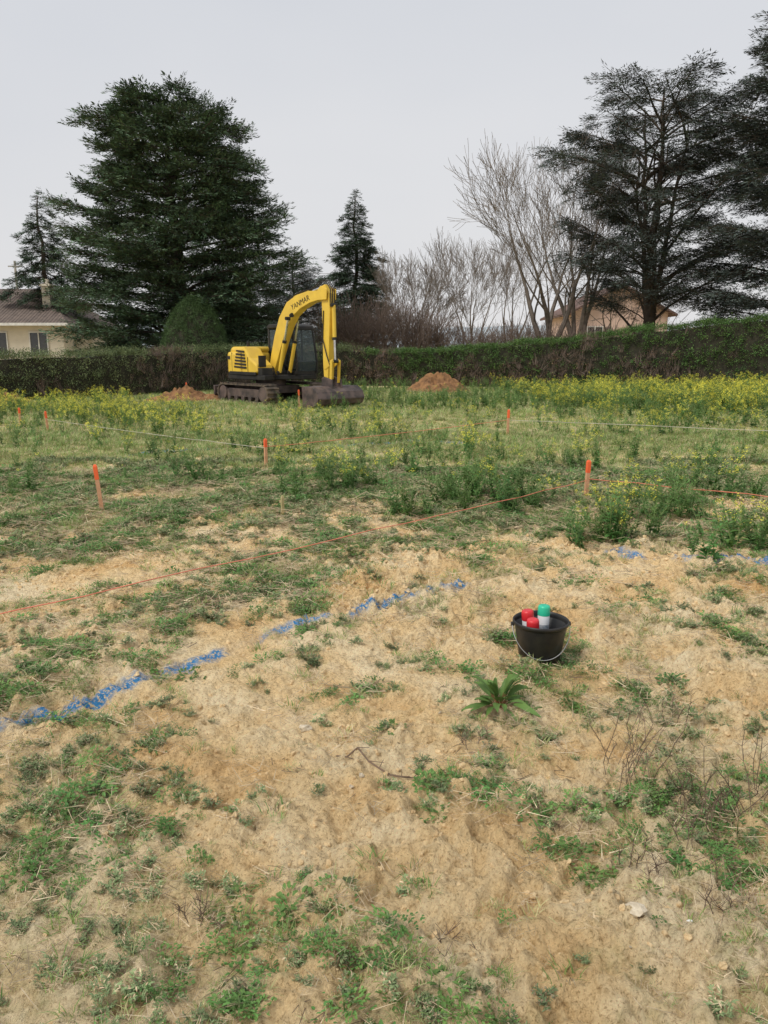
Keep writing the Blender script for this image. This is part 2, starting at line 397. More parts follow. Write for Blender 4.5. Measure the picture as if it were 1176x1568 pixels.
def clump(cx,cy,r,n): 
    a=rng.random(n)*6.28; q=r*np.sqrt(rng.random(n)); return cx+np.cos(a)*q*1.4,cy+np.sin(a)*q
def multi(name,lst,s0,s1,C):
    xx=[];yy=[]
    for (cx,cy,r,n) in lst:
        a,b=clump(cx,cy,r,n); xx.append(a);yy.append(b)
    return place(name,np.concatenate(xx),np.concatenate(yy),s0,s1,C,4,.12)
multi('tall_weeds',[(1.1,8.5,.5,40),(.29,7.9,.2,8),(2.75,7.7,.45,15),(1.85,6.8,.18,7),(2.2,6.75,.22,8),(3.15,6.4,.25,9),(-.47,9.4,.3,9),(-1.14,10.4,.4,9),(2.6,11.3,.4,10),
  (-2.35,10.1,.3,6),(1.1,12.4,.6,12),(3.9,9.2,.5,12),(-3,12.5,.8,8),(.2,11,.6,7),(4.2,11.5,.6,9),(-.8,8.9,.3,3),(3.1,5.3,.2,2),(1.6,10,.4,6),(-5,10,.4,3),(3.0,8.6,.4,6),(2.5,6.0,.1,2),(-4.2,9,.4,4),(-1.9,12.8,.5,6)],.45,.95,C_mG)
multi('mustard_plants',[(1.5,8.7,.4,2),(2.8,7.8,.4,4),(2.0,6.8,.3,2),(3.2,6.6,.3,2),(-.4,9.6,.3,5),(-1.3,10.2,.4,3),(2.6,11.4,.4,3),(-4.6,16.4,.7,22),(-1.7,16,.8,12),(4,9.4,.5,5),
  (1.1,12.8,.6,3),(-3.4,15,.7,7),(-6.5,17.6,.8,16),(4.2,15.5,1,10),(6.5,17.5,1,14),(7.8,14.5,.8,9)],.4,.8,C_mF)
def field(name,n,x0,x1,y0,y1,thr,seed,s0,s1,C,f=.35):
    x=rng.uniform(x0,x1,n); y=rng.uniform(y0,y1,n); k=(fbm(x*f,y*f*1.3,seed,3)>thr)&(rng.random(n)<.85)
    ex=((x+3.4)/2.6)**2+((y-25.4)/2.4)**2<1; ex|=((x+1.6)/1.3)**2+((y-23.2)/1.0)**2<1; ex|=((x+6.0)/2.1)**2+((y-24.6)/3.4)**2<1
    ex|=((x-2.1)/1.3)**2+((y-30)/2)**2<1
    k&=~ex; return place(name,x[k],y[k],s0,s1,C,4,.12)
field('mustard_plants',1600,4.5,24,19,32,.43,5,.6,1.15,C_mF,.8)
field('mustard_plants',1100,9,26,20,28,.38,15,.7,1.25,C_mF,.8)
field('mustard_plants',950,-17,-5,18.5,26,.45,6,.45,.85,C_mF,.8)
field('mustard_plants',300,-10,11,11,21,.5,7,.4,.8,C_mF,.8)
field('tall_weeds',1600,-6,12,22,36,.42,8,.5,1.05,C_mG,.6)
field('tall_weeds',850,-12,13,10,22,.54,9,.3,.8,C_mG,.9)
field('tall_weeds',1000,6,26,17,32,.38,10,.6,1.1,C_mG)

def dead_clump(name,loc,n,h):
    mb=MB()
    for i in range(n):
        a=R(0,6.28); p=Vector((R(-.08,.08),R(-.08,.08),0)); d=Vector((math.cos(a)*.4,math.sin(a)*.4,1)).normalized(); hh=h*R(.4,1)
        for s in range(5):
            q=p+d*hh/5; mb.tube(p,q,.0018,.0014,3)
            if s>0:
                for j in range(2):
                    a2=R(0,6.28); e=q+Vector((math.cos(a2)*.03,math.sin(a2)*.03,R(.01,.04))); mb.tube(q,e,.001,.0007,3)
            d=(d+Vector((R(-.25,.25),R(-.25,.25),0))).normalized(); p=q
    o=mb.obj(name,[M_dark]); o.location=(loc[0],loc[1],float(Hf(loc[0],loc[1]))); return o
for (a,b,n,h) in [(.95,2.75,10,.44),(1.15,2.55,10,.28),(1.05,2.35,8,.18),(1.3,2.6,10,.24),(1.45,2.7,9,.32),(1.0,2.95,7,.3),(.62,2.5,7,.1),(1.3,3.3,5,.22),(1.5,2.2,8,.2),(.4,3.0,6,.06),(-1.25,1.95,8,.1),(-.55,2.0,7,.08),(.8,2.2,8,.1),(1.0,2.05,7,.12),(.2,1.85,6,.06)]:
    dead_clump('dead_weed_stems',(a,b),n,h)
M_reds=mat('red_stem',(.32,.15,.07))
def dock(loc,n,l):
    mb=MB()
    for i in range(n):
        a=i*2.4+R(-.3,.3); el=R(.2,1.35); d=Vector((math.cos(a)*math.cos(el),math.sin(a)*math.cos(el),math.sin(el)))
        ll=l*R(.5,1.15); st=d*ll*.35
        mb.tube((0,0,0),st,.0025,.0018,4,1)
        w=.017*R(.7,1.2)*l/.17; s=Vector((-math.sin(a+R(-.5,.5)),math.cos(a),R(-.3,.3))).normalized()
        rows=[]
        for k in range(6):
            t=k/5; p=st+d*(ll*.75*t)+Vector((0,0,-.3*ll*t*t))+s*math.sin(t*5+i)*.006
            ww=w*math.sin(min(1,(t*.85+.12))*math.pi)*.9+.001
            rows+= [p-s*ww+Vector((0,0,.006)),p,p+s*ww+Vector((0,0,.006))]
        fs=[]
        for k in range(5):
            b=k*3; fs+= [(b,b+1,b+4,b+3),(b+1,b+2,b+5,b+4)]
        mb.add(rows,fs,0)
    o=mb.obj('dock_plant',[M_weed,M_reds],smooth=True); o.location=(loc[0],loc[1],float(Hf(*loc))); return o
dock((.55,3.42),44,.20); dock((.70,3.40),8,.08); dock((1.0,2.3),7,.06); dock((.42,3.85),6,.06)
def stone(loc,s,m=M_stone):
    o=src_clod('pale_stone',m); link(o); o.location=(loc[0],loc[1],float(Hf(*loc))+s*.12); o.scale=(s,s*.85,s*.8); o.rotation_euler=(.2,.1,R(0,6)); return o
stone((.74,1.98),.065); stone((.90,1.98),.028,mat('white_quartz',(.85,.84,.8))); stone((-.35,3.2),.06); stone((-.42,1.73),.035)
mb=MB()
p=Vector((-.2,2.98,0))
for i in range(7):
    q=p+Vector((.045,-.022+R(-.02,.02),0)); mb.tube((p.x,p.y,float(Hf(p.x,p.y))+.015),(q.x,q.y,float(Hf(q.x,q.y))+.015),.004,.003,5)
    for s in (1,-1):
        if R(0,1)<.6: mb.tube((q.x,q.y,float(Hf(q.x,q.y))+.015),(q.x+R(0,.07),q.y+s*R(.02,.07),float(Hf(q.x,q.y))+.03),.002,.0012,4)
    p=q
mb.obj('fallen_twig',[M_dark])

# ------------------------------------------------------------ stakes, strings
M_wood=mat('pale_orange_wood',(.70,.38,.22),(.58,.31,.17),scale=12,bump=.2)
M_or=mat('fluorescent_orange_paint',(1.0,.18,.06),(.9,.14,.05),rough=.5)
M_woodp=mat('plain_wood',(.5,.42,.22),(.38,.32,.15),scale=12)
def stake(x,y,h,lean=(0,0),w=.04,painted=True):
    mb=MB(); a=w/2
    mb.box((-a,-a,-.1),(a,a,h*.68),0)
    mb.box((-a-.001,-a-.001,h*.68),(a+.001,a+.001,h-.02),1)
    b=a*.6; z0=h-.02
    mb.add([(-a,-a,z0),(a,-a,z0),(a,a,z0),(-a,a,z0),(-b,-b,h),(b,-b,h),(b,b,h),(-b,b,h)],[(4,5,6,7),(0,1,5,4),(1,2,6,5),(2,3,7,6),(3,0,4,7)],1)
    o=mb.obj('survey_stake',[M_wood if painted else M_woodp,M_or if painted else M_woodp]); o.location=(x,y,float(Hf(x,y))); o.rotation_euler=(lean[0],lean[1],R(0,.7)); return o
for s in [(2.365,8.9,.46,(0,.03)),(-3.02,8.11,.5,(0,-.08)),(-1.77,11.5,.40,(0,0)),(2.47,15.45,.52,(0,.02)),(-7.08,16.3,.45,(0,-.05)),(-8.4,17.9,.4,(0,0)),(-2.5,22.9,.55,(0,0)),(-7.2,28.5,.55,(0,0))]:
    stake(*s)
stake(-1.07,8.0,.22,(0,0),.028,False)
M_str=mat('orange_string',(.85,.27,.17),rough=.7); M_strw=mat('pale_string',(.68,.62,.52),rough=.7)
def string(a,b,za,zb,m,r=.0042,sag=.02):
    mb=MB(); n=24; pp=None
    for i in range(n+1):
        t=i/n; x=a[0]+(b[0]-a[0])*t; y=a[1]+(b[1]-a[1])*t
        z=max(za+(zb-za)*t-sag*4*t*(1-t), 0)+float(Hf(x,y))*.3+.01; p=(x,y,z)
        if pp: mb.tube(pp,p,r,r,5)
        pp=p
    return mb.obj('marking_string',[m],smooth=True)
string((2.365,8.9),(-5.0,1.78),.2,.11,M_str,.0042,.02); string((2.365,8.9),(6.4,6.67),.22,.18,M_str,.005)
string((-1.77,11.5),(2.47,15.45),.27,.31,M_str,.005); string((2.47,15.45),(11,11.8),.31,.31,M_strw,.005)
string((-7.08,16.3),(-1.77,11.5),.25,.25,M_strw,.004)

# ------------------------------------------------------------ pail with marker cans
M_pail=mat('black_rubber',(.014,.014,.016),(.028,.026,.023),rough=.42,scale=20,spec=.45)
M_wire=mat('galvanised_wire',(.6,.6,.6),rough=.35,metal=.8)
bz=float(Hf(.841,4.04))-.005
pail=empty('black_bucket',(.855,4.0,bz))
def lathe(prof,n=48,m=0,mb=None):
    mb=mb or MB(); vs=[];fs=[]
    for (r,z) in prof:
        for i in range(n):
            a=2*math.pi*i/n; vs.append((r*math.cos(a),r*math.sin(a),z))
    for k in range(len(prof)-1):
        for i in range(n):
            j=(i+1)%n; fs.append((k*n+i,k*n+j,(k+1)*n+j,(k+1)*n+i))
    mb.add(vs,fs,m); return mb
o=lathe([(.0,0),(.100,0),(.104,.004),(.115,.07),(.1165,.073),(.1165,.078),(.118,.082),(.142,.208),(.150,.210),(.153,.215),(.153,.226),(.149,.230),(.145,.228),(.142,.21),(.112,.02),(.1,.012),(0,.012)]).obj('shell',[M_pail],pail,smooth=True); fixnormals(o)
mb=MB(); pp=None
for i in range(33):
    t=math.pi*i/32; p=(-.157*math.cos(t),-.157*math.sin(t)*.72-.005,.205-.165*math.sin(t))
    if pp: mb.tube(pp,p,.0022,.0022,6)
    pp=p
mb.obj('handle',[M_wire],pail,smooth=True)
mb=MB(); mb.tube((-.162,0,.205),(-.145,0,.205),.012,.012,10,0,True); mb.tube((.145,0,.205),(.162,0,.205),.012,.012,10,0,True); mb.obj('handle_ears',[M_pail],pail)
M_white=mat('can_white',(.72,.74,.74),(.66,.68,.7),rough=.35,spec=.5); M_red=mat('red_cap',(.75,.03,.04),rough=.35,spec=.5); M_grn=mat('green_cap',(.03,.60,.36),rough=.35,spec=.5)
M_lbl=mat('can_label',(.10,.14,.18),(.4,.42,.45),scale=40,rough=.4)
def can(x,y,z,capm,tilt):
    mb=MB()
    lathe([(.0,0),(.031,0),(.0325,.003),(.0325,.10),(.0325,.168),(.028,.178),(.022,.182)],28,0,mb)
    lathe([(.0327,.05),(.0329,.051),(.0329,.12),(.0327,.121)],28,2,mb)
    lathe([(.0335,.170),(.034,.172),(.0335,.212),(.031,.222),(.024,.226),(.012,.224),(.0,.224)],28,1,mb)
    o=mb.obj('marker_spray_can',[M_white,capm,M_lbl],pail,smooth=True); o.location=(x,y,z); o.rotation_euler=tilt; fixnormals(o)
can(.018,.035,.07,M_grn,(-.05,.03,0)); can(-.050,.03,.045,M_red,(-.04,-.08,0)); can(-.045,-.042,.028,M_red,(.08,-.05,0))

# ------------------------------------------------------------ tree foliage sources
def src_spray(name,m,n=28,L_=.6,droop=0.,wd=.05,ll=.2):
    mb=MB()
    mb.tube((0,0,0),(L_*.9,0,-droop*.3),.012,.004,3,1)
    for i in range(n):
        x=L_*R(0,1)**.8; s=random.choice((-1,1)); y=s*R(0,.28)*(1.1-x/L_*.7); z=random.gauss(0,.035)-droop*(x*.5)
        a=s*R(.1,1.0); d=Vector((math.cos(a),math.sin(a),R(-.25,.35)-droop*.4))
        up=Vector((random.gauss(0,.45),random.gauss(0,.45),1))
        d.normalize(); sd=d.cross(up).normalized(); l=ll*R(.6,1.2); w=wd*R(.7,1.2); p=Vector((x,y,z))
        mb.add([p,p+d*l*.4+sd*w*.5,p+d*l,p+d*l*.4-sd*w*.5],[(0,1,2,3)],0)
    return mb.obj(name,[m,M_bark],linked=False)
M_bark=mat('bark',(.11,.085,.065),(.06,.05,.04),rough=.95,scale=3,bump=.8,bscale=14)
M_barkg=mat('grey_bark',(.24,.20,.165),(.14,.12,.10),rough=.95,scale=3,bump=.6,bscale=14)
M_twig=mat('brown_twig',(.20,.15,.12),(.12,.09,.075),rough=.95)
M_cedar=mat('cedar_needles',(.115,.18,.095),(.058,.10,.058),rough=.75,scale=1.5,rand=.5,hue=.015)
M_cedarb=mat('blue_cedar_needles',(.12,.15,.13),(.065,.085,.075),rough=.75,scale=1.5,rand=.45)
M_spruce=mat('spruce_needles',(.085,.13,.08),(.045,.075,.05),rough=.8,scale=1.5,rand=.4)
C_ced=coll('src_cedar',[src_spray('cedar_spray_%d'%i,M_cedar,30,.55,0.,.040,.16) for i in range(5)])
C_cedb=coll('src_cedarb',[src_spray('blue_cedar_spray_%d'%i,M_cedarb,24,.6,.3,.036,.18) for i in range(4)])
C_spr=coll('src_spruce',[src_spray('spruce_spray_%d'%i,M_spruce,28,.5,.3) for i in range(4)])

def conifer(name,loc,Ht,prof,nb,C,rise=(.05,.2),inner=.3,dens=14,cs=1.,fan=.22,zmin=1.,tr=.35,zj=.1,topdroop=.0,sd=1,keep=1.,lumpa=.3,leaders=1,rv=(.8,1.05)):
    random.seed(sd); root=empty(name,loc); mb=MB()
    pz=[p[0] for p in prof]; pr=[p[1] for p in prof]
    trunks=[]
    for L_ in range(leaders):
        n=12; tp=[Vector((0,0,-.2))]; a=L_*6.28/max(1,leaders)+.7; off=0 if L_==0 else 1
        hh=Ht*(.97 if L_==0 else R(.78,.93))
        for i in range(n):
            z=hh*(i+1)/n; sp=off*max(0,(z-Ht*.22))*.17
            tp.append(Vector((random.gauss(0,.08)+math.cos(a)*sp,random.gauss(0,.08)+math.sin(a)*sp,z)))
        for i in range(n):
            mb.tube(tp[i],tp[i+1],tr*(1-.45*off)*(1-i/n)+.03,tr*(1-.45*off)*(1-(i+1)/n)+.03,9)
        trunks.append((tp,hh))
    def tpos(L_,z):
        tp,hh=trunks[L_]; k=max(0,min(11.999,z/hh*12)); i=int(k); return tp[i].lerp(tp[i+1],k-i)
    P=[];RT=[];S=[]
    for i in range(nb):
        t=(i+R(0,1))/nb; zt=zmin+(Ht-zmin)*t**.92; az=i*2.39996+R(-.35,.35)
        lump=1-lumpa+lumpa*1.3*float(vn(az*1.6+sd,zt*.7,sd+3))
        Rr=float(np.interp(zt,pz,pr))*R(*rv)*lump; rs=R(*rise); z0=max(.5,zt-rs*Rr)
        li=random.randrange(leaders); 
        if z0>trunks[li][1]*.97: li=0
        o0=tpos(li,z0); ca,sa=math.cos(az),math.sin(az)
        tipv=Vector((ca*Rr,sa*Rr,zt)); base=Vector((o0.x,o0.y,z0))
        f=lambda s:Vector((base.x+(tipv.x-base.x)*s,base.y+(tipv.y-base.y)*s,z0+(zt-z0)*s**.75-topdroop*s*s*Rr*.3))
        pp=f(0); r=.015+.014*Rr; wob=R(-.15,.15)
        for k in range(1,6):
            q=f(k/5)+Vector((-sa,ca,0))*math.sin(k*1.3)*wob*Rr*.2; mb.tube(pp,q,r*(1-.17*(k-1)),r*(1-.17*k),4); pp=q
        if R(0,1)>keep: continue
        m=max(5,int(dens*Rr)); sf=min(1.,.45+Rr*.35)
        pads=[(inner+(1-inner)*R(0,1)**.7,random.gauss(0,1)*fan*Rr) for _ in range(max(2,int(Rr*1.6)))]
        for k in range(m):
            if R(0,1)<.6:
                ps,pl=random.choice(pads); s=min(1.03,ps+random.gauss(0,.07)); lat=pl*(.35+.65*s)+random.gauss(0,.06*Rr)
            else:
                s=inner+(1-inner)*R(0,1)**.75; lat=random.gauss(0,1)*fan*Rr*(.35+.65*s)
            lat=max(-.5*Rr,min(.5*Rr,lat))
            s2=s-abs(lat)*.25/max(Rr,.5)
            b=f(max(.05,s2)); c=b+Vector((-sa*lat,ca*lat,random.gauss(0,zj)-abs(lat)*.12))
            P.append(c); RT.append((random.gauss(0,.25),random.gauss(.0,.25),az+max(-1,min(1,lat/max(.3,Rr)*2))+random.gauss(0,.6))); S.append(cs*sf*R(.6,1.2))
            if R(0,1)<.12:
                mb.tube(f(max(.05,s2-.15)),c,.02,.006,3)
    mb.obj('trunk_and_limbs',[M_bark],root,smooth=True)
    scatter('foliage',P,RT,S,C,4,root)
    return root
conifer('cedar_tree',(-9.8,38,0),12.8,[(0,4.8),(2.5,5.7),(4.3,6.0),(6.5,5.8),(8.6,5.3),(10,4.7),(11.2,4.0),(12.1,3.3),(12.8,2.3),(13.0,1.7)],225,C_ced,(.0,.4),.42,20,1.1,.16,.8,.5,.07,sd=3,lumpa=.42,rv=(.68,1.05))
conifer('cedar_tree',(13.3,40,0),14.3,[(0,2),(4,4.2),(6,5.0),(9,5.8),(11.5,5.6),(13,4.8),(14,3.4),(14.5,2.0)],95,C_cedb,(.2,.8),.4,22,1.1,.2,4.2,.34,.08,sd=12,keep=.88,lumpa=.5,leaders=4,rv=(.55,1.06))
conifer('cedar_tree',(18.6,36,0),17.0,[(0,3),(3,5.2),(7,5.6),(12,5.0),(15,3.6),(17.2,1.0)],170,C_cedb,(.1,.5),.3,20,1.15,.2,2.8,.45,.08,.2,sd=6,lumpa=.45,leaders=2,rv=(.65,1.05))
conifer('spruce_tree',(-1.75,50,0),11.2,[(0,2.7),(3,2.6),(5,2.35),(7,1.85),(9,1.15),(10.4,.5),(11.2,.08)],130,C_spr,(-.15,.1),.1,22,.95,.22,1.2,.2,.09,.4,sd=8,lumpa=.35,rv=(.65,1.08))
conifer('spruce_tree',(-20.2,48,0),10.8,[(0,3.4),(3,3.2),(5,2.8),(7,2.1),(9,1.1),(10.8,.08)],80,C_spr,(-.25,-.05),.12,20,1.0,.16,1.2,.24,.07,1.2,sd=9,lumpa=.4,rv=(.6,1.08))
conifer('cedar_tree',(-6.2,55,0),8.0,[(0,2),(3,2.8),(5,2.6),(6.5,1.9),(7.8,.6)],90,C_cedb,(.1,.3),.2,18,1.1,.25,1,.25,.1,sd=10)
conifer('spruce_tree',(-11.5,58,0),7.5,[(0,3),(3,3),(5,2.4),(6.5,1.6),(7.6,.3)],80,C_cedb,(.1,.3),.2,16,1.2,.25,1,.25,.1,sd=14)

def bare(name,loc,L0,r0,depth,nstem=1,spread=.1,up=.06,mt=None,sd=1,ang=(.3,.7),ratio=.72,side=.75,trunk=None,rmin=.006):
    random.seed(sd); mb=MB()
    def grow(p,d,L_,r,dep):
        n=4
        for i in range(n):
            d=(d+Vector((random.gauss(0,.10),random.gauss(0,.10),random.gauss(0,.05)+up))).normalized()
            q=p+d*L_/n; r1=max(rmin,r*(1-.14)); mb.tube(p,q,r,r1,6 if dep<2 else 3); p=q; r=r1
            if dep<depth and i>=1 and R(0,1)<side:
                ax=d.orthogonal(); ax.rotate(Matrix.Rotation(R(0,6.28),3,d)); c=d.copy(); c.rotate(Matrix.Rotation(R(*ang),3,ax))
                grow(q,c,L_*R(.5,.85)*ratio/.72,max(rmin,r*.5),dep+1)
        if dep<depth: grow(p,d,L_*ratio,r*.85,dep+1)
    if trunk:
        mb.tube((0,0,-.2),(0,0,trunk),r0*1.5,r0*1.2,9)
    for s in range(nstem):
        a=6.28*s/nstem+R(-.3,.3); grow(Vector((math.cos(a)*r0*.5,math.sin(a)*r0*.5,trunk*.9 if trunk else -.1)),Vector((math.cos(a)*spread,math.sin(a)*spread,1)).normalized(),L0,r0,0)
    o=mb.obj(name,[mt or M_barkg]); o.location=loc; return o
bare('bare_tree',(8.7,42,0),3.7,.17,5,4,.45,.055,sd=21,trunk=1.5,side=.80,rmin=.0085)
bare('bare_tree',(10.7,44,0),3.9,.16,5,4,.28,.06,sd=22,trunk=1.6,side=.80,rmin=.0085)
bare('bare_tree',(7.6,47,0),2.7,.08,5,3,.35,.07,sd=29,trunk=1.0,side=.75)
bare('bare_tree',(1.5,46,0),2.1,.07,5,5,.40,.07,sd=23,trunk=1.2,side=.82,rmin=.0075)
bare('bare_tree',(5.6,50,0),2.5,.08,5,4,.32,.07,sd=24,trunk=1.2,side=.8,rmin=.0075)
bare('bare_tree',(13.6,47,0),2.4,.08,5,3,.4,.02,sd=31,trunk=1.0)
bare('bare_tree',(15.5,46,0),2.0,.06,5,3,.5,.02,M_twig,sd=33,trunk=.6)
for i,(a,b,l) in enumerate([(-1.0,41,1.7),(-.2,42.5,1.7),(.7,42,1.65),(1.6,41,1.5),(2.4,42,1.4),(3.6,42,1.2),(5.0,41,1.15),(6.4,41,1.15),(7.3,42,1.25),(-2.4,42,1.5),(8.2,40,1.15),(9.6,40,1.15),(10.8,39,1.05),(12.2,39.5,1.1)]):
    bare('bare_shrub',(a,b,0),l,.022,3,12,.5,.05,M_twig,sd=40+i,side=.95,ratio=.78,rmin=.008)

# ------------------------------------------------------------ hedges
M_hg=mat('hedge_leaf',(.13,.23,.06),(.075,.14,.038),rough=.55,scale=4,rand=.45,transl=.15,hue=.02)
M_hd=mat('hedge_leaf_dull',(.19,.235,.10),(.11,.145,.06),rough=.7,scale=4,rand=.4,hue=.02)
M_hb=mat('hedge_dead_leaf',(.30,.19,.11),(.18,.12,.075),rough=.8,scale=4,rand=.4)
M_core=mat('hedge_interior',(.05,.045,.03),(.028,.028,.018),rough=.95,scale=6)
def src_leaves(name,m,n=26,rad=.13,l=.055,twig=False):
    mb=MB()
    for i in range(n):
        p=Vector((random.gauss(0,rad*.55),random.gauss(0,rad*.55),random.gauss(0,rad*.55))); d=Vector((R(-1,1),R(-1,1),R(-.4,1)))
        leaf(mb,p,d,(R(-.4,.4),R(-.4,.4),1),l*R(.6,1.2),l*.55,0)
    if twig:
        for i in range(6):
            p=Vector((R(-.1,.1),R(-.1,.1),-.2)); mb.tube(p,p+Vector((R(-.12,.12),R(-.12,.12),R(.25,.45))),.007,.003,3,1)
    return mb.obj(name,[m,M_twig],linked=False)
C_hg=coll('src_hg',[src_leaves('hedge_leaves_%d'%i,M_hg) for i in range(3)])
C_hd=coll('src_hd',[src_leaves('hedge_leaves_dull_%d'%i,M_hd,24,.13,.045,False) for i in range(3)])
C_hb=coll('src_hb',[src_leaves('hedge_brown_%d'%i,M_hb,9,.14,.045,True) for i in range(3)])
def hedge(name,pts,thick,nper,green_top,Cg,sd,brown=.6,wild=.05):
    random.seed(sd); root=empty(name,(0,0,0)); mb=MB(); G=[];B=[]
    pts2=[]
    for (a,b) in zip(pts[:-1],pts[1:]):
        n=max(2,int(math.hypot(b[0]-a[0],b[1]-a[1])/.6))
        for i in range(n): t=i/n; pts2.append(tuple(a[k]+(b[k]-a[k])*t for k in range(3)))
    pts2.append(pts[-1])
    prev=None
    for i,p in enumerate(pts2):
        q=pts2[min(i+1,len(pts2)-1)]; o_=pts2[max(i-1,0)]
        d=Vector((q[0]-o_[0],q[1]-o_[1],0)).normalized(); nn=Vector((-d.y,d.x,0)); h=p[2]-.14+R(-.03,.03); w=thick/2-.12
        c=Vector((p[0],p[1],0)); ring=[c-nn*w,c-nn*w*1.05+Vector((0,0,h*.6)),c-nn*w*.85+Vector((0,0,h)),c+nn*w*.85+Vector((0,0,h)),c+nn*w*1.05+Vector((0,0,h*.6)),c+nn*w]
        if prev: mb.add(prev+ring,[(k,k+1,6+k+1,6+k) for k in range(5)])
        else: mb.add(ring,[tuple(range(6))])
        prev=ring
    mb.add(prev,[tuple(range(6))])
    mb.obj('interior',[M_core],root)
    for (a,b) in zip(pts[:-1],pts[1:]):
        Ls=math.hypot(b[0]-a[0],b[1]-a[1]); d=Vector((b[0]-a[0],b[1]-a[1],0)).normalized(); nn=Vector((-d.y,d.x,0))
        for i in range(int(Ls*nper)):
            t=R(0,1); h=a[2]+(b[2]-a[2])*t; c=Vector((a[0]+(b[0]-a[0])*t,a[1]+(b[1]-a[1])*t,0)); h*=1+wild*(float(vn(c.x*1.1,c.y*1.1,sd))-.5)
            u=R(0,h*2+thick*1.2)
            if u<h: pz=u; off=-thick/2
            elif u<h+thick*1.2: pz=h+random.gauss(0,.025); off=R(-.5,.5)*thick
            else: pz=u-h-thick*1.2; off=thick/2
            if pz>h: pz=h+abs(random.gauss(0,.03))
            off*=1-.1*(pz/h)**4; off+=random.gauss(0,.06)
            P=c+nn*off+Vector((0,0,pz)); nz=float(fbm(np.array(P.x*.8),np.array(P.y*.8+pz*.9),sd+5,3))
            br=(pz/h<green_top+(nz-.5)*2.4) and R(0,1)<brown
            (B if br else G).append(P)
    for lst,C,nm in ((G,Cg,'leaves'),(B,C_hb,'dead_leaves_and_twigs')):
        if lst:
            n=len(lst); scatter(nm,[tuple(v) for v in lst],np.stack([rng.normal(0,.4,n),rng.normal(0,.4,n),rng.random(n)*6.28],1),.75+.5*rng.random(n),C,3,root)
    return root
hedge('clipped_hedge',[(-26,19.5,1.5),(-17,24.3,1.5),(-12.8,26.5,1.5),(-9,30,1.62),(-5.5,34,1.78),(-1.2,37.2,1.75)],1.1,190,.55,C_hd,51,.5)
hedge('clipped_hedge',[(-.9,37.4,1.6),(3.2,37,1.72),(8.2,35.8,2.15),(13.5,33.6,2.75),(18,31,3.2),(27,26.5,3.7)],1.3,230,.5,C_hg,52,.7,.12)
random.seed(5)
root=empty('topiary_yew',(-8.0,33.5,0)); P=[]
Cy=coll('src_yew',[src_leaves('yew_leaves_%d'%i,mat('yew_leaf%d'%i,(.10,.165,.055),(.06,.105,.04),rand=.3,scale=3),26,.11,.045) for i in range(3)])
def dome(z): t=min(1,max(0,z/3.85)); return 1.5*(1-t**2.6)**.62
for i in range(3000):
    a=R(0,6.28); z=3.85*(1-R(0,1)**1.35); r=dome(z)+random.gauss(0,.015); P.append((math.cos(a)*r,math.sin(a)*r,z-.05))
n=len(P); scatter('leaves',P,np.stack([rng.normal(0,.4,n),rng.normal(0,.4,n),rng.random(n)*6.28],1),.7+.4*rng.random(n),Cy,3,root)
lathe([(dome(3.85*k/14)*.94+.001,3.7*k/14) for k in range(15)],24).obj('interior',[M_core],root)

# ------------------------------------------------------------ spoil heaps
M_heap=mat('orange_soil',(.34,.18,.08),(.17,.09,.045),rough=.95,scale=5,bump=1.,bscale=9)
def heap(loc,rx,ry,h,sd):
    n=60; mb=MB(); vs=[];fs=[]
    for j in range(n):
        for i in range(n):
            x=(i/(n-1)*2-1)*1.25; y=(j/(n-1)*2-1)*1.25; r=math.hypot(x,y)
            z=h*max(0,1-r)**.95*(1+1.1*(float(fbm(np.array(x*3.+sd),np.array(y*3.),sd,3))-.5))+.26*max(0,1.1-r)*(float(vn(x*9,y*9,sd+1))-.5)+.14*max(0,1.1-r)*(float(vn(x*19,y*19,sd+2))-.5)
            vs.append((x*rx,y*ry,z-.02))
    for j in range(n-1):
        for i in range(n-1): k=j*n+i; fs.append((k,k+1,k+n+1,k+n))
    mb.add(vs,fs); o=mb.obj('spoil_heap',[M_heap]); o.location=(loc[0],loc[1],float(Hf(*loc))-.01)
heap((2.15,31.5),1.5,1.2,.8,4); heap((-6.6,26.2,),1.6,1.0,.5,9); heap((-12,25.0),1,.8,.35,12)

# ------------------------------------------------------------ houses
M_wall=mat('cream_render',(.66,.60,.50),(.58,.53,.44),rough=.9,scale=2)
M_pink=mat('pink_render',(.70,.52,.44),(.64,.47,.39),rough=.9,scale=2)
M_glass=mat('window_glass',(.05,.055,.06),rough=.08,spec=.6); M_frame=mat('window_frame',(.7,.69,.66),rough=.5); M_shut=mat('shutter',(.25,.2,.16),rough=.7)
def roofmat(name,c1,c2):
    m=mat(name,c1,c2,rough=.85,scale=3); N=m.node_tree.nodes; L=m.node_tree.links; b=N['Principled BSDF']
    tcn=[n for n in N if n.type=='TEX_COORD'][0]; w=N.new('ShaderNodeTexWave'); w.inputs['Scale'].default_value=3.2; w.wave_type='BANDS'; w.bands_direction='Z'
    L.new(tcn.outputs['Object'],w.inputs['Vector']); w2=N.new('ShaderNodeTexWave'); w2.inputs['Scale'].default_value=1.6; L.new(tcn.outputs['Object'],w2.inputs['Vector'])
    a=N.new('ShaderNodeMath'); L.new(w.outputs['Fac'],a.inputs[0]); L.new(w2.outputs['Fac'],a.inputs[1])
    bp=N.new('ShaderNodeBump'); bp.inputs['Distance'].default_value=.06; bp.inputs['Strength'].default_value=.8; L.new(a.outputs[0],bp.inputs['Height']); L.new(bp.outputs[0],b.inputs['Normal']); return m
M_roof=roofmat('brown_roof_tiles',(.20,.155,.13),(.14,.11,.095)); M_roof2=roofmat('dark_roof_tiles',(.20,.12,.10),(.14,.09,.075))
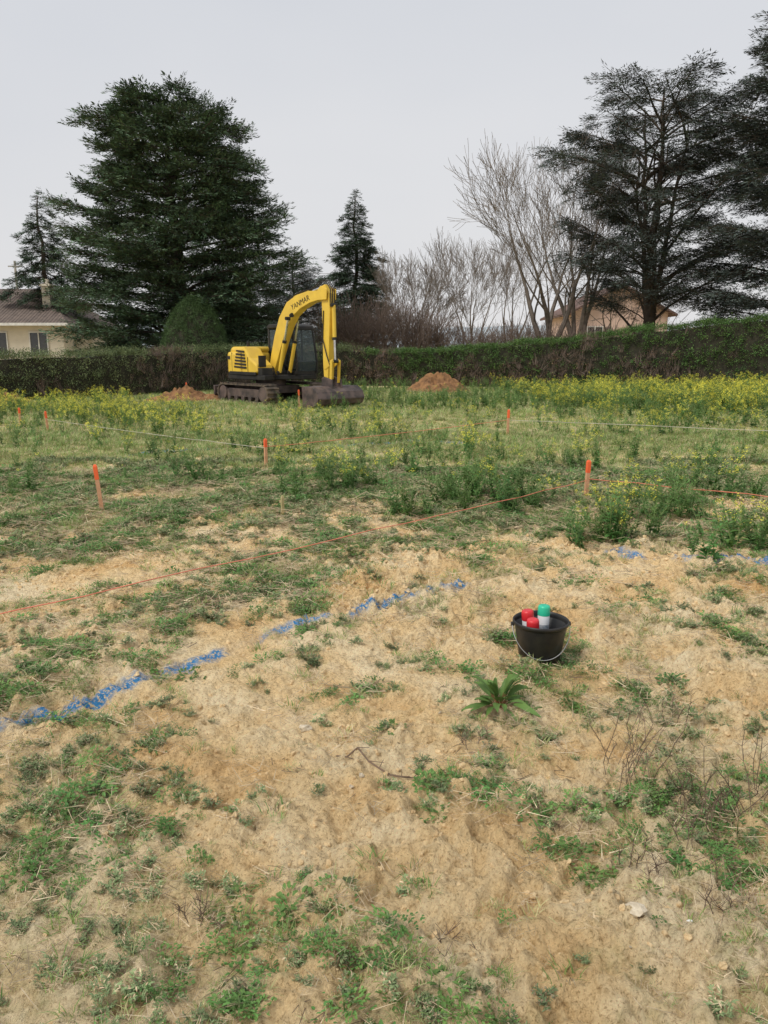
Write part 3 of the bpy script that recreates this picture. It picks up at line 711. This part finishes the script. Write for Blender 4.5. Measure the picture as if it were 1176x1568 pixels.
def window(root,x,y,z,w,h,shutters=True):
    mb=MB(); mb.box((x-w/2,y-.03,z-h/2),(x+w/2,y+.02,z+h/2)); mb.obj('window_glass',[M_glass],root)
    mb=MB()
    for a,b in (((x-w/2-.06,y-.07,z-h/2-.06),(x-w/2,y-.002,z+h/2+.06)),((x+w/2,y-.07,z-h/2-.06),(x+w/2+.06,y-.002,z+h/2+.06)),((x-w/2,y-.07,z+h/2),(x+w/2,y-.002,z+h/2+.06)),((x-w/2-.02,y-.12,z-h/2-.10),(x+w/2+.02,y-.004,z-h/2)),((x-.03,y-.065,z-h/2),(x+.03,y-.032,z+h/2))): mb.box(a,b)
    mb.obj('window_frame',[M_frame],root)
    if shutters:
        mb=MB(); mb.box((x-w/2-.06-w*.5,y-.05,z-h/2),(x-w/2-.07,y-.003,z+h/2)); mb.box((x+w/2+.07,y-.05,z-h/2),(x+w/2+.06+w*.5,y-.003,z+h/2)); mb.obj('shutters',[M_shut],root)
hs=empty('house',(0,0,0))
mb=MB(); mb.box((-36,45,-.1),(-18.2,54,3.1)); mb.obj('walls',[M_wall],hs)
x0,x1,y0,y1,z0,z1=-36.5,-17.7,44.4,54.6,3.12,5.35
mb=MB(); ym=(y0+y1)/2; rx=-20.8
mb.add([(x0,y0,z0),(x1,y0,z0),(x1,y1,z0),(x0,y1,z0),(x0,ym,z1),(rx,ym,z1)],[(0,1,5,4),(1,2,5),(2,3,4,5),(3,0,4),(3,2,1,0)]); mb.obj('roof',[M_roof],hs)
mb=MB(); mb.box((x0,y0-.05,z0-.12),(x1+.05,y0+.02,z0+.03)); mb.box((x1,y0,z0-.12),(x1+.06,y1,z0+.03)); mb.obj('gutter',[M_frame],hs)
mb=MB(); mb.box((-19.9,46.6,3.4),(-19.45,47.2,5.3)); mb.box((-19.98,46.5,5.3),(-19.37,47.3,5.42)); mb.tube((-19.67,46.9,5.4),(-19.67,46.9,5.7),.12,.12,8,0,True); mb.obj('chimney',[M_wall],hs)
for wx in (-19.6,-21.9,-24.5,-28): window(hs,wx,45,2.05,.95,1.15,False)
hp=empty('house',(0,0,0))
mb=MB(); mb.box((12.9,55,-.1),(19.6,63,4.2)); mb.add([(12.9,55,4.2),(16.25,55,5.9),(19.6,55,4.2),(12.9,63,4.2),(16.25,63,5.9),(19.6,63,4.2)],[(0,2,1),(3,4,5)]); mb.obj('walls',[M_pink],hp)
mb=MB()
for sx in (-1,1):
    e=16.25+sx*3.8; k=16.25
    mb.add([(e,54.4,3.92),(k,54.4,5.92),(k,63.6,5.92),(e,63.6,3.92),(e,54.4,4.08),(k,54.4,6.1),(k,63.6,6.1),(e,63.6,4.08)],[(0,1,2,3),(4,5,6,7),(0,1,5,4),(3,2,6,7),(0,3,7,4)])
mb.obj('roof',[M_roof2],hp)
for wx in (14.6,17.9): window(hp,wx,55,2.6,1.0,1.2)
M_pole=mat('concrete_pole',(.35,.34,.32))
up=empty('utility_line',(0,0,0)); mb=MB()
for px_ in (-32,38): mb.tube((px_,70,0),(px_,70,9.2),.16,.1,8,0,True); mb.box((px_-.6,69.95,8.7),(px_+.6,70.05,8.8))
mb.obj('poles',[M_pole],up); mb=MB()
for zz in (8.9,8.3):
    pp=None
    for i in range(41):
        t=i/40; p=(-32+70*t,70,zz-1.6*4*t*(1-t)*.5)
        if pp: mb.tube(pp,p,.015,.015,4)
        pp=p
mb.obj('cables',[M_dark],up)
M_hill=mat('haze_tinted_woodland',(.42,.46,.49),(.34,.38,.40),scale=.03)  # aerial haze painted into the albedo, paler and bluer than the woods themselves
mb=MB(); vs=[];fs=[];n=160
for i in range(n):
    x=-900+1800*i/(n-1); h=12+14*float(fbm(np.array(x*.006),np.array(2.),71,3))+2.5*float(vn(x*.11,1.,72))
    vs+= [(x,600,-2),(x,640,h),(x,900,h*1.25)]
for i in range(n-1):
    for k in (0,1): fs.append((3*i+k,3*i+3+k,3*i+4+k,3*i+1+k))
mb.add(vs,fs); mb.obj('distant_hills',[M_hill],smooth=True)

# ------------------------------------------------------------ excavator
random.seed(11)
M_y=mat('yellow_paint',(.80,.54,.06),(.70,.46,.055),rough=.4,scale=3,spec=.5,detail=8)
M_k=mat('black_plastic',(.02,.02,.02),(.04,.036,.032),rough=.55,scale=4)
M_tr=mat('dusty_rubber_track',(.17,.13,.095),(.05,.044,.038),rough=.9,scale=5,bump=.3)
M_st=mat('worn_steel',(.17,.125,.11),(.07,.058,.055),rough=.55,metal=.2,scale=4)
M_ch=mat('chrome_rod',(.7,.7,.7),rough=.2,metal=1.)
M_gl=bpy.data.materials.new('cab_glass'); M_gl.use_nodes=True
nt=M_gl.node_tree; b=nt.nodes['Principled BSDF']; b.inputs['Base Color'].default_value=(.12,.15,.16,1); b.inputs['Roughness'].default_value=.05
tr_=nt.nodes.new('ShaderNodeBsdfTransparent'); tr_.inputs[0].default_value=(.85,.92,.92,1); mx=nt.nodes.new('ShaderNodeMixShader'); mx.inputs[0].default_value=.65
nt.links.new(b.outputs[0],mx.inputs[1]); nt.links.new(tr_.outputs[0],mx.inputs[2]); nt.links.new(mx.outputs[0],nt.nodes['Material Output'].inputs['Surface'])
ex=empty('excavator',(-3.72,25.8,float(Hf(-3.7,25.8))),math.radians(-47))
def part(mb,name,mats,bevel=0,smooth=False):
    o=mb.obj(name,mats,ex,smooth,bevel); fixnormals(o); return o
def stadium(L_,h,n=12,off=0):
    r=h/2-off; c=L_/2-h/2; pts=[]
    for i in range(n+1): a=-math.pi/2+math.pi*i/n; pts.append((c+r*math.cos(a),h/2+r*math.sin(a)))
    for i in range(n+1): a=math.pi/2+math.pi*i/n; pts.append((-c+r*math.cos(a),h/2+r*math.sin(a)))
    return pts
for sy,nm in ((-1,'right'),(1,'left')):
    y0=sy*.93-.225; y1=sy*.93+.225
    mb=MB(); po=stadium(2.95,.64,12,.03); pi=stadium(2.95,.64,12,.075); n=len(po)
    vs=[(p[0],y0,p[1]) for p in po]+[(p[0],y1,p[1]) for p in po]+[(p[0],y0,p[1]) for p in pi]+[(p[0],y1,p[1]) for p in pi]
    fs=[]
    for i in range(n):
        j=(i+1)%n; fs+= [(i,j,n+j,n+i),(2*n+i,3*n+i,3*n+j,2*n+j),(i,2*n+i,2*n+j,j),(n+i,n+j,3*n+j,3*n+i)]
    mb.add(vs,fs)
    c=2.95/2-.32; per=4*c+2*math.pi*.3; N_=46
    for k in range(N_):
        s=per*k/N_
        if s<2*c: x=-c+s; z=0.03; nx_,nz_=0,-1
        elif s<2*c+math.pi*.3: t=(s-2*c)/.3; x=c+.29*math.sin(t); z=.32-.29*math.cos(t); nx_,nz_=math.sin(t),-math.cos(t)
        elif s<4*c+math.pi*.3: x=c-(s-2*c-math.pi*.3); z=.61; nx_,nz_=0,1
        else: t=(s-4*c-math.pi*.3)/.3; x=-c-.29*math.sin(t); z=.32+.29*math.cos(t); nx_,nz_=-math.sin(t),math.cos(t)
        tx,tz=-nz_,nx_; w=.03
        q=[(x+tx*w,z+tz*w),(x-tx*w,z-tz*w),(x-tx*w*.7+nx_*.035,z-tz*w*.7+nz_*.035),(x+tx*w*.7+nx_*.035,z+tz*w*.7+nz_*.035)]
        mb.prism_y(q,y0-.005,y1+.005)
    part(mb,'track_'+nm,[M_tr])
    mb=MB(); mb.prism_y([(-1.1,.2),(1.1,.2),(1.15,.38),(.8,.46),(-.8,.46),(-1.15,.38)],y0+.06,y1-.06)
    for wx,wr in ((-1.15,.22),(1.15,.23)): mb.tube((wx,y0+.02,.32),(wx,y1-.02,.32),wr,wr,20,0,True)
    for k in range(5): mb.tube((-.8+k*.4,y0+.03,.16),(-.8+k*.4,y1-.03,.16),.09,.09,14,0,True)
    part(mb,'track_frame_'+nm,[M_st],.01)
mb=MB(); mb.box((-.6,-.72,.3),(.6,.72,.55)); mb.tube((0,0,.5),(0,0,.76),.5,.5,24,0,True); part(mb,'undercarriage_frame',[M_st],.02)
mb=MB(); mb.prism_y([(-1.85,.08),(-1.78,.06),(-1.7,.25),(-1.72,.5),(-1.8,.52),(-1.79,.28)],-1.1,1.1); mb.box((-1.74,-.5,.25),(-.6,-.36,.38)); mb.box((-1.74,.36,.25),(-.6,.5,.38)); part(mb,'dozer_blade',[M_st],.01)
mb=MB(); mb.prism_z([(1.1,-1.0),(-.9,-1.05),(-1.3,-.75),(-1.42,-.25),(-1.42,.25),(-1.3,.75),(-.9,1.05),(1.15,1.0),(1.25,.4),(.7,-.3),(1.0,-.6)],.74,.9); part(mb,'platform',[M_k],.03)
plan=[(-.12,-1.05),(-.85,-1.05),(-1.22,-.85),(-1.42,-.4),(-1.46,0),(-1.42,.4),(-1.22,.85),(-.85,1.05),(-.32,1.05),(-.32,.1),(-.12,.1)]
mb=MB(); mb.prism_z(plan,.9,1.62,0); part(mb,'counterweight_and_hood',[M_y],.09)
mb=MB(); mb.prism_z([(p[0]*.93-.02,p[1]*.93) for p in plan],1.6,1.78,0,.95); part(mb,'hood_top',[M_y],.07)
mb=MB(); mb.prism_y([(-.12,.9),(.55,.9),(.78,1.0),(.72,1.22),(.35,1.42),(.1,1.72),(-.12,1.76)],-1.04,-.42); part(mb,'side_hatch',[M_y],.05)
mb=MB()
for k in range(6):
    z=1.12+k*.1; s0=-.52+k*.03; s1=.18-k*.02
    mb.prism_y([(s0,z),(s1,z-.03),(s1,z+.025),(s0,z+.055)],-1.066,-1.03)
mb.box((-.95,-1.065,1.38),(-.75,-1.04,1.48))
mb.prism_y([(-.88,.9),(.7,.9),(.7,.99),(-.8,1.0)],-1.062,-1.03)
mb.box((-.665,-1.054,1.0),(-.65,-1.04,1.6)); mb.box((.245,-1.054,1.0),(.26,-1.03,1.45))
mb.tube((-.75,-.35,1.75),(-.75,-.35,1.92),.05,.05,10,0,True); mb.box((.75,-1.0,.9),(.98,-.6,1.12))
part(mb,'vents_and_trim',[M_k],.004)
cz0,cz1=.9,2.42; cy0,cy1=.16,1.0
mb=MB()
for y in (cy0,cy1-.05):
    def bar(a,b,w):
        a=Vector((a[0],a[1]));b=Vector((b[0],b[1])); d=(b-a).normalized(); n_=Vector((-d.y,d.x))*w/2
        mb.prism_y([tuple(a-n_),tuple(b-n_),tuple(b+n_),tuple(a+n_)],y,y+.05)
    bar((1.19,.95),(1.21,1.3),.07); bar((1.21,1.3),(1.0,2.34),.06); bar((-.3,.95),(-.3,2.36),.09); bar((.45,.95),(.42,2.36),.07)
for s,z in ((1.17,1.3),(1.0,2.33),(-.3,2.33)): mb.box((s-.03,cy0,z-.03),(s+.03,cy1,z+.03))
mb.box((-.34,cy0,.9),(1.16,cy1,1.02)); mb.box((-.32,cy0+.01,1.02),(.4,cy0+.045,1.35)); mb.box((.45,cy1-.06,1.02),(1.14,cy1-.01,1.25))
part(mb,'cab_frame',[M_k],.012)
mb=MB(); mb.prism_y([(-.36,2.36),(1.02,2.36),(.98,2.44),(.8,2.5),(-.25,2.5),(-.36,2.44)],cy0-.02,cy1+.02); part(mb,'cab_roof',[M_k],.03)
mb=MB()
mb.add([(1.19,cy0+.05,1.02),(1.19,cy1-.05,1.02),(1.0,cy1-.05,2.32),(1.0,cy0+.05,2.32),(1.205,cy0+.05,1.3),(1.205,cy1-.05,1.3)],[(0,1,5,4),(4,5,2,3)])
for y in (cy0+.022,cy1-.022): mb.add([(-.28,y,1.3),(1.16,y,1.05),(1.19,y,1.3),(.98,y,2.32),(-.28,y,2.32)],[(0,1,2,3,4)])
mb.add([(-.3,cy0+.05,1.3),(-.3,cy1-.05,1.3),(-.3,cy1-.05,2.3),(-.3,cy0+.05,2.3)],[(0,1,2,3)])
mb.obj('cab_windows',[M_gl],ex)
mb=MB(); mb.prism_y([(-.1,1.0),(.4,1.0),(.42,1.35),(.08,1.4),(0,1.95),(-.14,1.95)],.36,.8); mb.box((.8,.5,1.0),(.9,.6,1.45)); mb.box((.5,.25,1.2),(.62,.32,1.55)); part(mb,'seat_and_controls',[M_k],.03)
def thick(path):
    L1=[];R1=[]
    for i,(s,z,w) in enumerate(path):
        a=path[max(0,i-1)];c=path[min(len(path)-1,i+1)]; d=Vector((c[0]-a[0],c[1]-a[1])).normalized(); L1.append((s-d.y*w,z+d.x*w)); R1.append((s+d.y*w,z-d.x*w))
    return L1+R1[::-1]
BY=-.14
boom=[(.42,.95,.13),(.62,1.45,.19),(.86,2.0,.23),(1.15,2.52,.26),(1.5,2.90,.26),(1.95,3.10,.22),(2.5,3.22,.17),(3.22,3.26,.11)]
mb=MB(); mb.prism_y(thick(boom),BY-.14,BY+.14); part(mb,'boom',[M_y],.015)
mb=MB(); mb.prism_y([(.2,.85),(.75,.85),(.6,1.15),(.35,1.2)],BY-.26,BY-.16); mb.prism_y([(.2,.85),(.75,.85),(.6,1.15),(.35,1.2)],BY+.16,BY+.26); part(mb,'boom_bracket',[M_k],.01)
stick=[(3.12,3.52,.08),(3.2,3.25,.17),(3.24,2.8,.18),(3.22,2.0,.15),(3.2,1.3,.13),(3.2,.82,.09)]
mb=MB(); mb.prism_y(thick(stick),BY-.115,BY+.115)
mb.prism_y([(2.98,3.1),(3.35,3.1),(3.38,3.4),(3.1,3.5),(2.95,3.4)],BY-.19,BY-.15); mb.prism_y([(2.98,3.1),(3.35,3.1),(3.38,3.4),(3.1,3.5),(2.95,3.4)],BY+.15,BY+.19)
part(mb,'stick',[M_y],.014)
def cyl(a,b,f,r,y,nm):
    a=Vector((a[0],y,a[1]));b=Vector((b[0],y,b[1])); m=a.lerp(b,f)
    mb=MB(); mb.tube(a,m,r,r,14,0,True); mb.tube(m,b,r*.55,r*.55,12,1,True)
    mb.tube(a-Vector((0,.09,0)),a+Vector((0,.09,0)),r*.9,r*.9,12,2,True); mb.tube(b-Vector((0,.09,0)),b+Vector((0,.09,0)),r*.9,r*.9,12,2,True)
    mb.tube(m-(m-a).normalized()*.08,m,r*1.15,r*1.15,14,2,True)
    part(mb,nm,[M_y,M_ch,M_k])
cyl((1.55,3.22),(3.08,3.5),.6,.065,BY,'stick_cylinder')
cyl((.98,.98),(1.5,2.62),.6,.06,BY-.2,'boom_cylinder_right'); cyl((.98,.98),(1.5,2.62),.6,.06,BY+.2,'boom_cylinder_left')
cyl((3.46,2.95),(3.5,1.35),.62,.06,BY,'bucket_cylinder')
mb=MB(); 
for yy in (-.13,.10): mb.prism_y([(3.13,1.12),(3.23,1.12),(3.56,1.32),(3.52,1.42)],BY+yy,BY+yy+.035); mb.prism_y([(3.46,1.38),(3.56,1.38),(3.52,.72),(3.42,.72)],BY+yy*1.3,BY+yy*1.3+.035)
part(mb,'bucket_linkage',[M_y],.005)
mb=MB()
def hose(pts,r=.016):
    for a,c in zip(pts[:-1],pts[1:]): mb.tube(a,c,r,r,6)
for k in range(3):
    yy=BY-.08+k*.07
    hose([(.5,yy,1.2),(.58,yy,1.7),(.78,yy,2.3),(1.05,yy,2.82),(1.4,yy,3.2),(1.9,yy,3.38),(2.6,yy,3.46),(2.95,yy,3.66),(3.2,yy,3.66),(3.42,yy,3.4),(3.44,yy,3.0)])
hose([(3.15,BY-.13,2.8),(3.1,BY-.14,2.0),(3.3,BY-.15,1.5),(3.42,BY-.12,1.2)])
mb.tube((1.62,BY-.19,2.7),(1.7,BY-.19,2.72),.06,.07,10,0,True)
part(mb,'hydraulic_hoses',[M_k])
mb=MB(); outer=[(3.02,.80),(3.5,.80),(3.72,.62),(3.80,.38),(3.70,.15),(3.45,.03),(3.05,.0)]; inner=[(3.05,.03),(3.43,.07),(3.65,.19),(3.73,.38),(3.66,.58),(3.47,.74),(3.04,.76)]
W=.86
mb.prism_y([(a,c*.78) for a,c in outer+inner],BY-W,BY+W)
for yy in (-W-.025,W): mb.prism_y([(a,c*.78) for a,c in outer],BY+yy,BY+yy+.025)
mb.prism_y([(3.0,-.01),(3.12,-.01),(3.12,.03),(2.94,.0)],BY-W-.01,BY+W+.01)
for yy in (-.2,.15): mb.prism_y([(3.08,.6),(3.6,.54),(3.56,.82),(3.2,.9),(3.1,.86)],BY+yy,BY+yy+.05)
mb.box((3.75,BY-W,.26),(3.80,BY+W,.30)); part(mb,'grading_bucket',[M_st],.006)
tx=bpy.data.curves.new('boom_lettering','FONT'); tx.body='YANMAR'; tx.size=.23; tx.extrude=.002; tx.materials.append(M_k)
to=link(bpy.data.objects.new('boom_lettering',tx)); to.parent=ex; to.location=(1.62,BY-.145,2.86); to.rotation_euler=(math.radians(90),math.radians(-17),0)
mb=MB(); mb.box((1.1,cy0-.1,2.0),(1.16,cy0-.04,2.3)); mb.tube((1.0,cy0,2.2),(1.13,cy0-.07,2.2),.01,.01,6); mb.box((.75,-.98,1.15),(.8,-.72,1.5)); part(mb,'mirrors',[M_k],.01)

# ------------------------------------------------------------ light
EL,AZ=math.radians(50),math.radians(232)
w=bpy.data.worlds.new('World'); scene.world=w; w.use_nodes=True; nt=w.node_tree; N=nt.nodes; L=nt.links
bg=N['Background']; bg.inputs['Strength'].default_value=.111
sk=N.new('ShaderNodeTexSky'); sk.sky_type='NISHITA'; sk.sun_disc=False; sk.sun_elevation=EL; sk.sun_rotation=AZ; sk.air_density=1.; sk.dust_density=4.
tc=N.new('ShaderNodeTexCoord'); mp=N.new('ShaderNodeMapping'); mp.inputs['Scale'].default_value=(1,1,2.5); L.new(tc.outputs['Generated'],mp.inputs[0])
no=N.new('ShaderNodeTexNoise'); no.inputs['Scale'].default_value=1.3; no.inputs['Detail'].default_value=4; L.new(mp.outputs[0],no.inputs['Vector'])
rp=N.new('ShaderNodeValToRGB'); rp.color_ramp.elements[0].position=.3; rp.color_ramp.elements[0].color=(.90,.915,.94,1); rp.color_ramp.elements[1].position=.7; rp.color_ramp.elements[1].color=(1,1,1,1)
L.new(no.outputs['Fac'],rp.inputs['Fac'])
sx=N.new('ShaderNodeSeparateXYZ'); L.new(tc.outputs['Generated'],sx.inputs[0])
g=N.new('ShaderNodeValToRGB'); g.color_ramp.elements[0].position=0.; g.color_ramp.elements[0].color=(.79,.78,.78,1); g.color_ramp.elements[1].position=.5; g.color_ramp.elements[1].color=(.68,.70,.74,1)
L.new(sx.outputs['Z'],g.inputs['Fac'])
m1=N.new('ShaderNodeMix'); m1.data_type='RGBA'; m1.blend_type='MULTIPLY'; m1.inputs[0].default_value=1; L.new(g.outputs[0],m1.inputs[6]); L.new(rp.outputs[0],m1.inputs[7])
m2=N.new('ShaderNodeVectorMath'); m2.operation='SCALE'; m2.inputs[3].default_value=9.4; L.new(m1.outputs[2],m2.inputs[0])
m3=N.new('ShaderNodeMix'); m3.data_type='RGBA'; m3.inputs[0].default_value=.93; L.new(sk.outputs[0],m3.inputs[6]); L.new(m2.outputs[0],m3.inputs[7]); L.new(m3.outputs[2],bg.inputs['Color'])
sun=bpy.data.lights.new('sun','SUN'); sun.energy=2.2; sun.angle=math.radians(22); sun.color=(1,.96,.88)
so=link(bpy.data.objects.new('sun',sun))
dirv=Vector((math.sin(AZ)*math.cos(EL),math.cos(AZ)*math.cos(EL),math.sin(EL)))
so.rotation_euler=dirv.to_track_quat('Z','Y').to_euler()

cam=bpy.data.cameras.new('camera'); cam.sensor_fit='VERTICAL'; cam.sensor_height=36; cam.sensor_width=27; cam.lens=27.18; cam.clip_end=5000; cam.clip_start=.05
co_=link(bpy.data.objects.new('camera',cam)); co_.location=(0,0,1.7); co_.rotation_euler=(math.radians(78.12),0,0)
scene.camera=co_
scene.view_settings.view_transform='Standard'; scene.view_settings.look='None'; scene.view_settings.exposure=0
